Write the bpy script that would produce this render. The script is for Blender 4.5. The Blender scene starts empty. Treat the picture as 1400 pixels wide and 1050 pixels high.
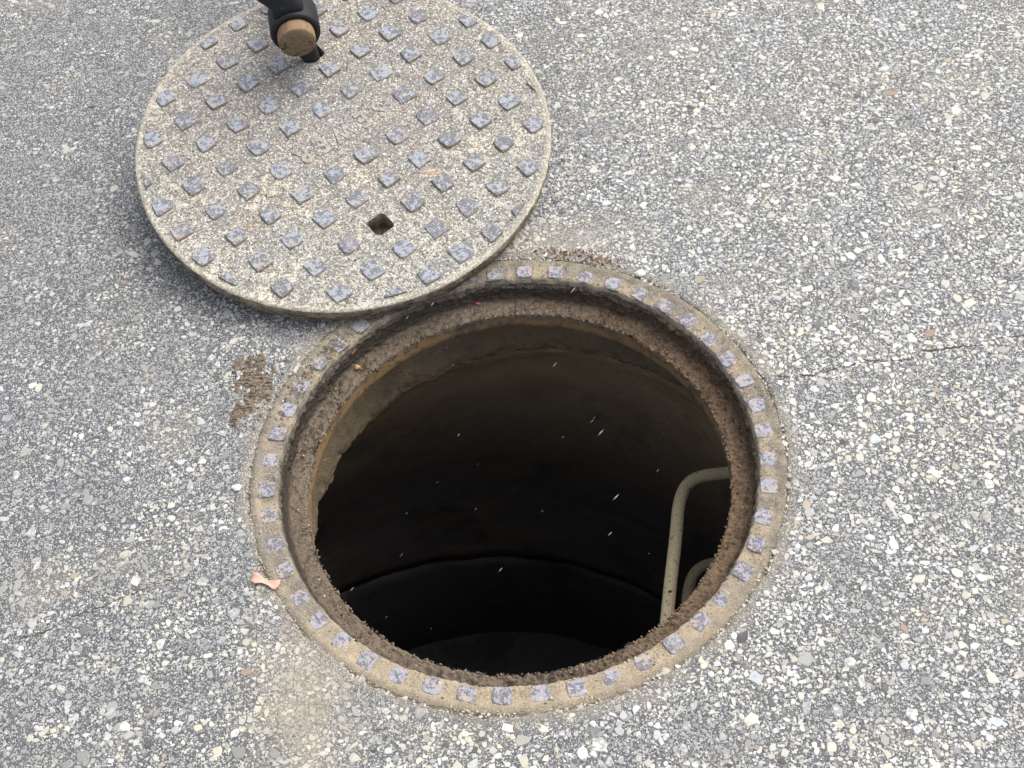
import bpy, bmesh, math, random
import numpy as np
from mathutils import Vector, Matrix, noise, geometry

random.seed(11); rng = np.random.default_rng(7)
S = 0.37                      # outer radius of the manhole frame in metres; most lengths below are in frame radii
scene = bpy.context.scene
C = scene.collection

# ------------------------------------------------------------------ camera, light, exposure
cd = bpy.data.cameras.new("camera"); cam = bpy.data.objects.new("camera", cd); C.objects.link(cam); scene.camera = cam
cd.sensor_fit = 'HORIZONTAL'; cd.sensor_width = 36.0; cd.lens = 36.0*1805.644/1400; cd.clip_start = .05; cd.clip_end = 2000
_fw = Vector((0.0, 0.6005, -0.7997)); _r = Vector((0.9916, -0.1032, -0.0775)); _u = _r.cross(_fw)
_m = Matrix((_r, _u, -_fw)).transposed().to_4x4(); _m.translation = Vector((0.02392, -2.72796, 4.09896))*S
cam.matrix_world = _m

SUN_EL, SUN_AZ = 58.0, 68.0   # azimuth measured from +Y towards +X
w = bpy.data.worlds.new("World"); scene.world = w; w.use_nodes = True
nt = w.node_tree; nt.nodes.clear()
sky = nt.nodes.new('ShaderNodeTexSky'); sky.sky_type = 'NISHITA'; sky.sun_disc = False
sky.sun_elevation = math.radians(SUN_EL); sky.sun_rotation = math.radians(SUN_AZ); sky.air_density = 1.0; sky.dust_density = 4.0; sky.ozone_density = .6
hs = nt.nodes.new('ShaderNodeHueSaturation'); hs.inputs['Saturation'].default_value = .42
bg = nt.nodes.new('ShaderNodeBackground'); bg.inputs['Strength'].default_value = .15
wo = nt.nodes.new('ShaderNodeOutputWorld')
nt.links.new(sky.outputs[0], hs.inputs['Color']); nt.links.new(hs.outputs[0], bg.inputs['Color']); nt.links.new(bg.outputs[0], wo.inputs[0])
sd = bpy.data.lights.new("sun", 'SUN'); sd.energy = 1.0; sd.angle = math.radians(60); sd.color = (1, .975, .94)
sun = bpy.data.objects.new("sun", sd); C.objects.link(sun)
_az = math.radians(SUN_AZ); _el = math.radians(SUN_EL)
_d = Vector((math.sin(_az)*math.cos(_el), math.cos(_az)*math.cos(_el), math.sin(_el)))
sun.rotation_euler = _d.to_track_quat('Z', 'Y').to_euler(); sun.location = _d*8
vs = scene.view_settings; vs.view_transform = 'Standard'; vs.look = 'None'; vs.exposure = 0.95; vs.gamma = 1; vs.use_curve_mapping = False
scene.render.engine = 'CYCLES'

# ------------------------------------------------------------------ node helpers
class NB:
    def __init__(s, name, rough=.85, spec=.3):
        s.m = bpy.data.materials.new(name); s.m.use_nodes = True; s.t = s.m.node_tree
        s.b = s.t.nodes['Principled BSDF']; s.b.inputs['Roughness'].default_value = rough
        s.b.inputs['Specular IOR Level'].default_value = spec
        s.geo = s.t.nodes.new('ShaderNodeNewGeometry'); s.pos = s.geo.outputs['Position']
    def link(s, a, b): s.t.links.new(a, b)
    def setin(s, sock, v):
        if isinstance(v, bpy.types.NodeSocket): s.link(v, sock)
        else: sock.default_value = v
    def noise(s, scale, detail=3, rough=.55, vec=None, dist=0, off=None):
        n = s.t.nodes.new('ShaderNodeTexNoise'); n.inputs['Scale'].default_value = scale; n.inputs['Detail'].default_value = detail
        n.inputs['Roughness'].default_value = rough; n.inputs['Distortion'].default_value = dist
        v = vec or s.pos
        if off: v = s.vadd(v, off)
        s.link(v, n.inputs['Vector']); return n.outputs['Fac']
    def vadd(s, v, o):
        n = s.t.nodes.new('ShaderNodeVectorMath'); n.operation = 'ADD'; s.link(v, n.inputs[0]); s.setin(n.inputs[1], o); return n.outputs[0]
    def vmul(s, v, o):
        n = s.t.nodes.new('ShaderNodeVectorMath'); n.operation = 'MULTIPLY'; s.link(v, n.inputs[0]); s.setin(n.inputs[1], o); return n.outputs[0]
    def voro(s, scale, feat='F1', out='Distance', vec=None, rnd=1.0):
        n = s.t.nodes.new('ShaderNodeTexVoronoi'); n.feature = feat; n.inputs['Scale'].default_value = scale
        n.inputs['Randomness'].default_value = rnd
        s.link(vec or s.pos, n.inputs['Vector']); return n.outputs[out]
    def math(s, op, a, b=0.0, clamp=False):
        n = s.t.nodes.new('ShaderNodeMath'); n.operation = op; n.use_clamp = clamp
        s.setin(n.inputs[0], a); s.setin(n.inputs[1], b); return n.outputs[0]
    def step(s, x, lo, hi):
        n = s.t.nodes.new('ShaderNodeMapRange'); n.interpolation_type = 'SMOOTHSTEP'
        s.setin(n.inputs['Value'], x); n.inputs['From Min'].default_value = lo; n.inputs['From Max'].default_value = hi
        n.inputs['To Min'].default_value = 0; n.inputs['To Max'].default_value = 1; return n.outputs[0]
    def mix(s, f, a, b, mode='MIX'):
        n = s.t.nodes.new('ShaderNodeMix'); n.data_type = 'RGBA'; n.blend_type = mode
        s.setin(n.inputs[0], f)
        for i, v in ((6, a), (7, b)):
            if isinstance(v, bpy.types.NodeSocket): s.link(v, n.inputs[i])
            else: n.inputs[i].default_value = (*v[:3], 1)
        return n.outputs[2]
    def ramp(s, x, stops, mode='LINEAR'):
        n = s.t.nodes.new('ShaderNodeValToRGB'); e = n.color_ramp; e.interpolation = mode
        while len(e.elements) < len(stops): e.elements.new(.5)
        for q, (p, c) in zip(e.elements, stops): q.position = p; q.color = (*c, 1)
        s.link(x, n.inputs[0]); return n.outputs[0]
    def sep(s, v):
        n = s.t.nodes.new('ShaderNodeSeparateXYZ'); s.link(v, n.inputs[0]); return n.outputs
    def dist2(s, cx, cy, sx=1, sy=1):            # distance from a point on the ground, metres
        o = s.vmul(s.vadd(s.pos, (-cx, -cy, 0)), (1/sx, 1/sy, 0))
        n = s.t.nodes.new('ShaderNodeVectorMath'); n.operation = 'LENGTH'; s.link(o, n.inputs[0]); return n.outputs['Value']
    def attr(s, name):
        n = s.t.nodes.new('ShaderNodeAttribute'); n.attribute_name = name; return n.outputs['Color']
    def rnd(s): return s.t.nodes.new('ShaderNodeObjectInfo').outputs['Random']
    def bump(s, h, dist=.001, strength=1.0, prev=None):
        n = s.t.nodes.new('ShaderNodeBump'); n.inputs['Distance'].default_value = dist; n.inputs['Strength'].default_value = strength
        s.link(h, n.inputs['Height'])
        if prev: s.link(prev, n.inputs['Normal'])
        return n.outputs[0]
    def done(s, col, nrm=None, rough=None, metal=None):
        s.setin(s.b.inputs['Base Color'], col if isinstance(col, bpy.types.NodeSocket) else (*col, 1))
        if nrm: s.link(nrm, s.b.inputs['Normal'])
        if rough is not None: s.setin(s.b.inputs['Roughness'], rough)
        if metal is not None: s.setin(s.b.inputs['Metallic'], metal)
        return s.m

TAN = (.36, .30, .215)
def dust_mask(b):
    """dirt tracked over the road: a collar round the frame and a smear running to the lower left"""
    n1 = b.noise(26, 4, .6); n2 = b.noise(7, 3, .6, off=(3, 1, 0))
    ring = b.math('SUBTRACT', 1, b.step(b.math('ADD', b.dist2(0, 0), b.math('MULTIPLY', b.math('SUBTRACT', n1, .5), .10)), .366, .400))
    blob = b.math('SUBTRACT', 1, b.step(b.math('ADD', b.dist2(-.79*S, -.80*S, .6, 1.2), b.math('MULTIPLY', b.math('SUBTRACT', n1, .5), .22)), .02, .17))
    top = b.math('SUBTRACT', 1, b.step(b.math('ADD', b.dist2(.22*S, 1.04*S, 2.2, .8), b.math('MULTIPLY', b.math('SUBTRACT', n1, .5), .10)), .02, .10))
    gen = b.math('MULTIPLY', b.step(n2, .52, .75), .30)
    m = b.math('MAXIMUM', b.math('MULTIPLY', ring, .5), b.math('MULTIPLY', blob, .72))
    m = b.math('MAXIMUM', m, b.math('MULTIPLY', top, .45))
    return b.math('MULTIPLY', b.math('MAXIMUM', m, gen), b.step(b.noise(180, 4, .7, off=(1, 2, 0)), .25, .6))

def film_mask(b):
    """patches where the stones are still coated with grey binder"""
    x = b.sep(b.pos)[0]
    n = b.noise(9, 4, .62, vec=b.vmul(b.pos, (1, 1.5, 1)), off=(3, 6, 0), dist=.5)
    m = b.step(b.math('SUBTRACT', n, b.math('MULTIPLY', x, .10)), .47, .62)
    f = b.step(b.math('ADD', b.noise(210, 4, .7, off=(1, 4, 0)), b.math('MULTIPLY', m, .24)), .59, .73)
    return b.math('MULTIPLY', f, .68)
def mat_asphalt():
    b = NB('asphalt_binder', .88, .25)
    x = b.sep(b.pos)[0]
    big = b.noise(3.2, 4, .55)
    side = b.step(b.math('ADD', x, b.math('MULTIPLY', b.math('SUBTRACT', big, .5), .9)), -.75, .5)
    base = b.mix(side, (.092, .098, .110), (.122, .122, .126))
    base = b.mix(1, base, b.mix(b.noise(11, 4, .6, off=(4, 9, 0)), (.72, .72, .74), (1.25, 1.23, 1.18)), 'MULTIPLY')
    base = b.mix(b.noise(60, 4, .7), b.mix(.45, base, (.06, .062, .065)), b.mix(.35, base, (.21, .208, .20)))
    # fine exposed sand and chippings too small to build
    c1 = b.sep(b.voro(330, out='Color'))[0]; d1 = b.voro(330)
    f1 = b.math('MULTIPLY', b.math('MULTIPLY', b.step(c1, .66, .70), b.math('SUBTRACT', 1, b.step(d1, .32, .5))), .85)
    base = b.mix(f1, base, b.ramp(b.sep(b.voro(330, out='Color'))[1], [(0, (.17, .17, .17)), (.4, (.30, .30, .29)), (.75, (.46, .44, .38)), (1, (.6, .6, .58))]))
    c2 = b.sep(b.voro(760, out='Color'))[0]
    base = b.mix(b.math('MULTIPLY', b.step(c2, .80, .84), .8), base, (.48, .48, .46))
    c3 = b.sep(b.voro(620, out='Color', vec=b.vadd(b.pos, (5, 5, 0))))[0]
    base = b.mix(b.math('MULTIPLY', b.step(c3, .86, .9), .75), base, (.035, .037, .042))
    base = b.mix(dust_mask(b), base, b.mix(b.noise(420, 2), (.22, .185, .13), (.46, .40, .30)))
    h = b.math('ADD', b.math('MULTIPLY', f1, .6), b.noise(520, 4, .7))
    return b.done(base, b.bump(h, .0012, .9))

def mat_chip():
    b = NB('road_chipping', .75, .3)
    col = b.attr('tint')
    col = b.mix(b.math('MULTIPLY', b.noise(420, 4, .8), .65), col, b.mix(1, col, (.6, .6, .6), 'MULTIPLY'))
    col = b.mix(b.math('MULTIPLY', b.step(b.noise(900, 2), .6, .72), .35), col, (.12, .12, .12))
    col = b.mix(b.math('MULTIPLY', b.math('SUBTRACT', 1, b.step(b.noise(11, 4, .6, off=(4, 9, 0)), .36, .60)), .16), col, (.22, .22, .225))
    col = b.mix(film_mask(b), col, b.mix(b.noise(600, 4, .8), (.095, .098, .106), (.31, .305, .295)))
    col = b.mix(b.math('MULTIPLY', dust_mask(b), .62), col, b.mix(b.noise(300, 2), (.30, .25, .175), (.50, .44, .33)))
    return b.done(col, b.bump(b.noise(700, 3, .7), .0006, .8))

def mat_grit():
    b = NB('loose_grit', .85, .2)
    col = b.attr('tint')
    col = b.mix(b.math('MULTIPLY', b.noise(900, 2), .5), col, b.mix(1, col, (.6, .6, .6), 'MULTIPLY'))
    return b.done(col)

def mat_lid():
    b = NB('grit_covered_iron', .85, .25)
    n = b.noise(9, 4, .6, off=(1, 7, 0)); n2 = b.noise(30, 4, .65); n3 = b.noise(260, 4, .75); n4 = b.noise(95, 5, .7, dist=.4)
    sand = b.mix(n2, (.53, .49, .40), (.34, .33, .30))
    sand = b.mix(b.step(n, .5, .68), sand, (.60, .54, .42))
    # dark specks, the iron showing between the grains
    sp = b.step(b.math('ADD', b.math('MULTIPLY', n3, .62), b.math('MULTIPLY', n4, .42)), .525, .475)
    sp = b.math('SUBTRACT', 1, b.step(b.math('ADD', b.math('MULTIPLY', n3, .62), b.math('MULTIPLY', n4, .42)), .47, .53))
    col = b.mix(b.math('MULTIPLY', sp, .85), sand, b.mix(b.noise(70, 2), (.09, .09, .09), (.20, .195, .18)))
    # bare mauve-grey iron patches, most of them round the centre and the far side
    dc = b.dist2(-.60*S, 1.95*S, 1, .8)
    pm = b.step(b.math('SUBTRACT', b.noise(75, 5, .7, off=(2, 0, 4)), b.math('MULTIPLY', dc, .50)), .33, .38)
    col = b.mix(b.math('MULTIPLY', pm, .72), col, b.mix(b.noise(50, 2), (.19, .165, .155), (.27, .235, .215)))
    # grey washed-out zones
    col = b.mix(b.math('MULTIPLY', b.step(b.noise(13, 5, .7, off=(9, 2, 1)), .46, .58), .72), col, b.mix(n3, (.09, .092, .09), (.42, .41, .38)))
    # faint rust blooms
    col = b.mix(b.math('MULTIPLY', b.step(b.noise(20, 3, .6, off=(4, 4, 4)), .64, .74), .45), col, (.46, .29, .15))
    wh = b.sep(b.voro(480, out='Color'))[0]
    col = b.mix(b.math('MULTIPLY', b.step(wh, .87, .91), .8), col, (.74, .71, .62))
    lx = b.t.nodes.new('ShaderNodeTexCoord').outputs['Object']
    rl = b.t.nodes.new('ShaderNodeVectorMath'); rl.operation = 'LENGTH'; b.link(lx, rl.inputs[0])
    eb = b.step(b.math('ADD', rl.outputs['Value'], b.math('MULTIPLY', b.math('SUBTRACT', n2, .5), .02)), .318, .329)
    col = b.mix(b.math('MULTIPLY', eb, .55), col, b.mix(n3, (.40, .36, .27), (.66, .60, .47)))
    h = b.math('ADD', b.math('MULTIPLY', sp, -.7), b.noise(420, 4, .7))
    return b.done(col, b.bump(h, .0016, .9))

def mat_lid_side():
    b = NB('lid_side_iron', .9, .2)
    n = b.noise(30, 4, .65); z = b.vmul(b.pos, (1, 1, 3))
    col = b.mix(b.step(n, .35, .65), (.30, .25, .185), (.12, .09, .065))
    col = b.mix(b.step(b.noise(120, 4, .7, vec=z), .5, .62), col, (.055, .045, .036))
    return b.done(col, b.bump(b.noise(260, 5, .7), .002, 1))

def mat_stud(name='worn_stud_iron', cover=.57, tone=(1, 1, 1)):
    b = NB(name, .68, .32)
    wp = b.noise(150, 3, .5)
    a = b.step(b.math('ADD', b.noise(125, 3.5, .62, off=(5, 0, 2)), b.math('MULTIPLY', b.math('SUBTRACT', b.rnd(), .5), .10)), .485, .51)
    col = b.mix(a, b.mix(wp, (.215, .240, .285), (.31, .33, .365)), b.mix(wp, (.115, .118, .135), (.155, .155, .172)))
    col = b.mix(b.math('MULTIPLY', b.step(b.noise(420, 3, .6, off=(1, 1, 1)), .60, .66), .75), col, (.075, .08, .09))
    col = b.mix(b.math('MULTIPLY', b.step(b.noise(360, 3, .6, off=(7, 3, 1)), .57, .63), .8), col, (.46, .42, .34))
    cv = b.step(b.math('ADD', b.math('MULTIPLY', b.noise(75, 4, .65, off=(8, 1, 3)), .75), b.math('MULTIPLY', b.noise(480, 3, .7), .25)), cover, cover+.03)
    col = b.mix(b.math('MULTIPLY', cv, .85), col, b.mix(b.noise(400, 2), (.44, .385, .29), (.30, .255, .19)))
    col = b.mix(1, col, tone, 'MULTIPLY')
    col = b.mix(b.math('MULTIPLY', b.step(b.noise(25, 2, .6, off=(2, 8, 1)), .56, .72), .35), col, (.34, .28, .26))
    # flanks turn dark brown
    nz = b.sep(b.geo.outputs['Normal'])[2]
    col = b.mix(b.math('SUBTRACT', 1, b.step(nz, .45, .85)), col, (.17, .135, .10))
    h = b.math('ADD', b.math('MULTIPLY', a, -.5), b.noise(500, 3))
    return b.done(col, b.bump(h, .0009, .8))

def mat_rim():
    b = NB('sanded_rim', .9, .2)
    n = b.noise(14, 4, .6); n2 = b.noise(55, 5, .7)
    col = b.mix(b.step(n, .40, .58), (.43, .355, .25), (.285, .25, .20))
    col = b.mix(b.step(n2, .48, .60), col, (.21, .185, .155))
    y = b.sep(b.pos)[1]; col = b.mix(b.math('MULTIPLY', b.math('SUBTRACT', 1, b.step(b.math('ADD', y, b.math('MULTIPLY', n, .2)), -.20, -.02)), .55), col, (.58, .46, .31))
    g = b.noise(700, 3, .8)
    col = b.mix(b.math('MULTIPLY', b.step(g, .53, .60), .65), col, (.13, .105, .08))
    col = b.mix(b.math('MULTIPLY', b.step(b.noise(620, 3, .7, off=(3, 3, 3)), .58, .64), .6), col, (.62, .55, .42))
    col = b.mix(b.math('MULTIPLY', b.step(b.noise(24, 3, .6, off=(6, 2, 9)), .60, .70), .5), col, (.23, .22, .22))
    r = b.dist2(0, 0)
    edge = b.math('MULTIPLY', b.step(b.math('ADD', r, b.math('MULTIPLY', b.math('SUBTRACT', n2, .5), .014)), .354, .364), .45)
    col = b.mix(edge, col, b.mix(n2, (.27, .245, .19), (.16, .145, .115)))
    h = b.math('ADD', b.math('MULTIPLY', n2, 1.6), b.noise(450, 5, .85))
    return b.done(col, b.bump(h, .0028, 1))

def mat_mud():
    b = NB('caked_mud', .95, .12)
    p3 = b.vmul(b.pos, (1, 1, 1.6))
    n = b.noise(18, 5, .65); n2 = b.noise(110, 5, .72, vec=p3)
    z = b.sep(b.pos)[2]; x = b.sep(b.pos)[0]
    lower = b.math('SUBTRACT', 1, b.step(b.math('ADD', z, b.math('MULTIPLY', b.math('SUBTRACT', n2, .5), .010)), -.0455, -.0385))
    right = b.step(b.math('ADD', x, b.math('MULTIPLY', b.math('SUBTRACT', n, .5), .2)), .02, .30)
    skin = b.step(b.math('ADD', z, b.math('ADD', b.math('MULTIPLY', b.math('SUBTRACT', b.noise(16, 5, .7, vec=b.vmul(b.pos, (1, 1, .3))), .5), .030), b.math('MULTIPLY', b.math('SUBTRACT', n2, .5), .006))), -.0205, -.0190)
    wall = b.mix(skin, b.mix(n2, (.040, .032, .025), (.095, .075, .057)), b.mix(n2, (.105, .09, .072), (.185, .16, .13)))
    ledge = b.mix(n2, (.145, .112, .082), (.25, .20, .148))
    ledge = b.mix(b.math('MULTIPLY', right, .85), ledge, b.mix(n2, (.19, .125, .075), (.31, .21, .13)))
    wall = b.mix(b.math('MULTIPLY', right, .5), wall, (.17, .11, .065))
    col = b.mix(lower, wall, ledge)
    col = b.mix(b.math('MULTIPLY', b.step(n, .58, .70), .5), col, (.06, .048, .038))
    col = b.mix(b.math('MULTIPLY', b.step(b.noise(520, 3, .7, off=(3, 1, 2)), .64, .70), .8), col, (.42, .36, .27))
    wn = b.t.nodes.new('ShaderNodeTexNoise'); wn.inputs['Scale'].default_value = 70; wn.inputs['Detail'].default_value = 4; b.link(b.pos, wn.inputs['Vector'])
    col = b.mix(b.math('MULTIPLY', b.step(b.noise(95, 4, .75, off=(7, 7, 1)), .55, .62), .6), col, (.035, .028, .022))
    cr = b.voro(38, 'DISTANCE_TO_EDGE', vec=b.vadd(b.pos, b.vmul(wn.outputs['Color'], (.035, .035, .02))))
    crk = b.math('MULTIPLY', b.math('SUBTRACT', 1, b.step(cr, .0, .04)), b.step(b.noise(17, 3, off=(0, 5, 0)), .53, .62))
    h = b.math('SUBTRACT', b.math('ADD', b.math('MULTIPLY', n2, 1.6), b.math('MULTIPLY', b.noise(420, 4, .75), .7)), b.math('MULTIPLY', crk, 1.5)); h = b.math('ADD', h, b.math('MULTIPLY', skin, .6))
    return b.done(col, b.bump(h, .0035, 1))

def mat_lip():
    b = NB('rusty_lip', .75, .25)
    p3 = b.vmul(b.pos, (1, 1, .35)); n = b.noise(40, 5, .65, vec=p3); n2 = b.noise(150, 4, .7)
    col = b.mix(n, (.15, .095, .05), (.29, .185, .085))
    col = b.mix(b.step(b.noise(22, 4, .65, off=(3, 0, 0)), .48, .62), col, (.105, .078, .055))
    col = b.mix(b.step(n2, .52, .66), col, (.075, .055, .038))
    return b.done(col, b.bump(n2, .0012, .8))

def mat_shaft(name, lo, hi, stain=.5, light_fade=False):
    b = NB(name, .95, .1)
    n = b.noise(6, 5, .65); n2 = b.noise(70, 5, .7); n3 = b.noise(5, 4, .6, vec=b.vmul(b.pos, (1, 1, 4)), off=(2, 3, 1))
    col = b.mix(n2, lo, hi)
    if light_fade:      # paler brown near the top: daylight fading with depth, painted into the colour
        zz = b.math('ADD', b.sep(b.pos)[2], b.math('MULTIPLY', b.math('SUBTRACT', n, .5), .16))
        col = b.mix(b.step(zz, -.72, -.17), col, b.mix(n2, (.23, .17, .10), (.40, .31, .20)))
    col = b.mix(b.math('MULTIPLY', b.step(n3, .50, .68), stain), col, (.20, .115, .05))
    col = b.mix(b.math('MULTIPLY', b.step(n, .5, .7), .5), col, (.03, .028, .026))
    return b.done(col, b.bump(b.math('ADD', n2, b.noise(300, 3)), .003, 1))

def mat_step():
    b = NB('fluted_step_plastic', .8, .2)
    n = b.noise(60, 4, .7); n2 = b.noise(180, 4, .7)
    col = b.mix(n, (.68, .58, .38), (.48, .40, .26))
    col = b.mix(b.step(n2, .58, .66), col, (.16, .125, .08))
    col = b.mix(b.step(b.noise(45, 2, off=(3, 3, 3)), .66, .70), col, (.06, .045, .03))
    return b.done(col, b.bump(n2, .001, .8))

def mat_simple(name, c1, c2, sc=80, rough=.8, bump=.0008, spec=.3, metal=0):
    b = NB(name, rough, spec); n = b.noise(sc, 4, .65)
    return b.done(b.mix(n, c1, c2), b.bump(b.noise(sc*3, 3), bump, .8), metal=metal)

def mat_black_steel():
    b = NB('black_painted_steel', .6, .3)
    n = b.noise(90, 4, .7)
    col = b.mix(n, (.006, .007, .008), (.018, .020, .022))
    col = b.mix(b.math('MULTIPLY', b.step(b.noise(160, 4, .7, off=(2, 2, 2)), .66, .70), .6), col, (.22, .24, .25))
    return b.done(col, b.bump(b.noise(220, 3), .0006, .6))

def mat_wood(name, c1, c2, dark):
    b = NB(name, .8, .25)
    tc = b.t.nodes.new('ShaderNodeTexCoord').outputs['Object']
    v = b.vmul(tc, (1, .12, 1))
    n = b.noise(160, 5, .7, vec=v, dist=.6); n2 = b.noise(60, 4, .6, vec=v)
    col = b.mix(n2, c1, c2); col = b.mix(b.step(n, .56, .66), col, dark)
    return b.done(col, b.bump(n, .0015, .9))

def mat_endgrain():
    b = NB('wood_end_grain', .9, .15)
    n = b.noise(90, 5, .7); n2 = b.noise(260, 4, .7)
    col = b.mix(n, (.115, .082, .052), (.21, .155, .10)); col = b.mix(b.math('MULTIPLY', b.step(n2, .45, .7), .5), col, (.075, .052, .034)); col = b.mix(b.math('MULTIPLY', b.step(b.noise(75, 3, .7, off=(5, 2, 2)), .58, .63), .8), col, (.035, .026, .018))
    return b.done(col, b.bump(n2, .0015, 1))

M = dict(asphalt=mat_asphalt(), chip=mat_chip(), grit=mat_grit(), lid=mat_lid(), side=mat_lid_side(), stud=mat_stud(), ringstud=mat_stud('half_buried_stud_iron', .535, (1.0, .95, .97)), rim=mat_rim(), mud=mat_mud(), lip=mat_lip(),
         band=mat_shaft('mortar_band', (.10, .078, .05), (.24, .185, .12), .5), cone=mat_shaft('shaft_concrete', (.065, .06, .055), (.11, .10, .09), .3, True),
         base=mat_shaft('base_concrete', (.085, .08, .088), (.14, .13, .14), .1), step=mat_step(), steel=mat_black_steel(),
         wood=mat_wood('handle_wood', (.27, .18, .105), (.19, .12, .07), (.06, .04, .025)), endw=mat_endgrain(),
         clod=mat_simple('dry_mud', (.15, .12, .09), (.24, .19, .145), 160, .95, .002, .1),
         pink=mat_simple('pink_scrap', (.50, .27, .21), (.60, .44, .33), 120, .6, .0004),
         red=mat_simple('red_scrap', (.22, .05, .04), (.30, .09, .07), 150, .6, .0004),
         crack=mat_simple('crack_dirt', (.045, .04, .034), (.12, .10, .075), 200, 1, .001, .05),
         ice=mat_simple('ice_grain', (.34, .36, .38), (.45, .47, .5), 200, .35, .0002, .5),
         pebble=mat_simple('pale_pebble', (.62, .60, .54), (.74, .72, .66), 200, .7, .0006),
         amber=mat_simple('amber_pebble', (.34, .20, .09), (.42, .27, .13), 200, .7, .0006))

# ------------------------------------------------------------------ object helpers
def tag(o, label=None, cat=None, group=None, kind=None):
    if label: o['label'] = label
    if cat: o['category'] = cat
    if group: o['group'] = group
    if kind: o['kind'] = kind
    return o
def empty(name, label, cat, loc=(0, 0, 0), group=None):
    o = bpy.data.objects.new(name, None); o.empty_display_size = .05; o.location = loc; C.objects.link(o); return tag(o, label, cat, group)
def link(name, me, mat=None, parent=None, mw=None):
    if mat and not me.materials: me.materials.append(mat)
    o = bpy.data.objects.new(name, me); C.objects.link(o)
    if parent: o.parent = parent
    if mw is not None: o.matrix_basis = mw
    return o
def smooth(me, v=True): me.polygons.foreach_set('use_smooth', [v]*len(me.polygons))
def pydata(name, v, f, sm=False):
    me = bpy.data.meshes.new(name); me.from_pydata([tuple(q) for q in v], [], f); me.update()
    if sm: smooth(me)
    return me
def tri_mesh(name, V, T, col=None):
    """fast mesh from numpy arrays"""
    me = bpy.data.meshes.new(name); me.vertices.add(len(V)); me.vertices.foreach_set('co', V.astype(np.float32).ravel())
    me.loops.add(T.size); me.loops.foreach_set('vertex_index', T.astype(np.int32).ravel())
    me.polygons.add(len(T)); me.polygons.foreach_set('loop_start', np.arange(0, T.size, 3, dtype=np.int32))
    me.update(calc_edges=True)
    me.polygons.foreach_set('use_smooth', np.zeros(len(T), dtype=bool))
    if col is not None:
        a = me.color_attributes.new('tint', 'FLOAT_COLOR', 'POINT')
        a.data.foreach_set('color', np.c_[col, np.ones(len(col))].astype(np.float32).ravel())
    return me
def fn(x, y, z, s=1.0, o=0.0): return noise.noise(Vector((x*s+o, y*s+o*.7, z*s-o)))
def lathe(name, prof, n=900, disp=None, centre=None):
    """prof: (r, z) in frame radii; disp(i_profile, angle, r, z) -> (dr, dz) in frame radii"""
    V = []; F = []; m = len(prof)
    for k in range(n):
        a = 2*math.pi*k/n; ca, sa = math.cos(a), math.sin(a)
        for i, q in enumerate(prof):
            r, z = q[0], q[1]; cx, cy = (q[2], q[3]) if len(q) > 2 else (0, 0)
            if disp: dr, dz = disp(i, a, r, z); r += dr; z += dz
            V.append(((cx+r*ca)*S, (cy+r*sa)*S, z*S))
    for k in range(n):
        k2 = (k+1) % n
        for i in range(m-1): F.append((k*m+i, k2*m+i, k2*m+i+1, k*m+i+1))
    return pydata(name, V, F, True)
def sub(prof, t=3):
    out = []
    for a, b in zip(prof, prof[1:]):
        for k in range(t): out.append(tuple(p+(q-p)*k/t for p, q in zip(a, b)))
    return out+[prof[-1]]
def tube(pts, rad, n=14, flute=0.0, nf=7, sx=1.0, cap=True):
    V = []; F = []; P = [Vector(p) for p in pts]; up = Vector((0, 0, 1))
    for i, p in enumerate(P):
        t = (P[min(i+1, len(P)-1)]-P[max(i-1, 0)]).normalized(); a = t.cross(up).normalized(); b = a.cross(t).normalized()
        rr = rad[i] if isinstance(rad, (list, tuple)) else rad
        for k in range(n):
            q = 2*math.pi*k/n; R = rr*(1+flute*math.cos(nf*2*q)); V.append(p+a*math.cos(q)*R*sx+b*math.sin(q)*R)
    for i in range(len(P)-1):
        for k in range(n): F.append((i*n+k, i*n+(k+1) % n, (i+1)*n+(k+1) % n, (i+1)*n+k))
    if cap: F.append(tuple(range(n))[::-1]); F.append(tuple((len(P)-1)*n+k for k in range(n)))
    return V, F

# ------------------------------------------------------------------ the ground: one sheet with the manhole cut out
def build_ground():
    n = 1080; rings = [1.0, 1.006, 1.014, 1.03, 1.06, 1.12, 1.25, 1.5, 2, 3, 5, 10, 30, 100, 600, 2000]
    V = []; F = []; m = len(rings)
    for k in range(n):
        a = 2*math.pi*k/n; ca, sa = math.cos(a), math.sin(a)
        e = .016*fn(ca, sa, 0, 5, 2)+.010*fn(ca, sa, 0, 22, 5)+.006*fn(ca, sa, 0, 75, 1)
        for i, r in enumerate(rings):
            rr = (r+e*max(0, 1-(r-1)*6)-.004); z = [-.022, -.004, .0025, .002, 0][i] if i < 5 else 0
            z = [-.018, -.002, .003, .002, .0][i] if i < 5 else 0
            V.append((rr*ca*S, rr*sa*S, z*S))
    for k in range(n):
        k2 = (k+1) % n
        for i in range(m-1): F.append((k*m+i, k*m+i+1, k2*m+i+1, k2*m+i))
    o = link('road', pydata('road', V, F, True), M['asphalt']); tag(o, kind='structure')
build_ground()

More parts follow.
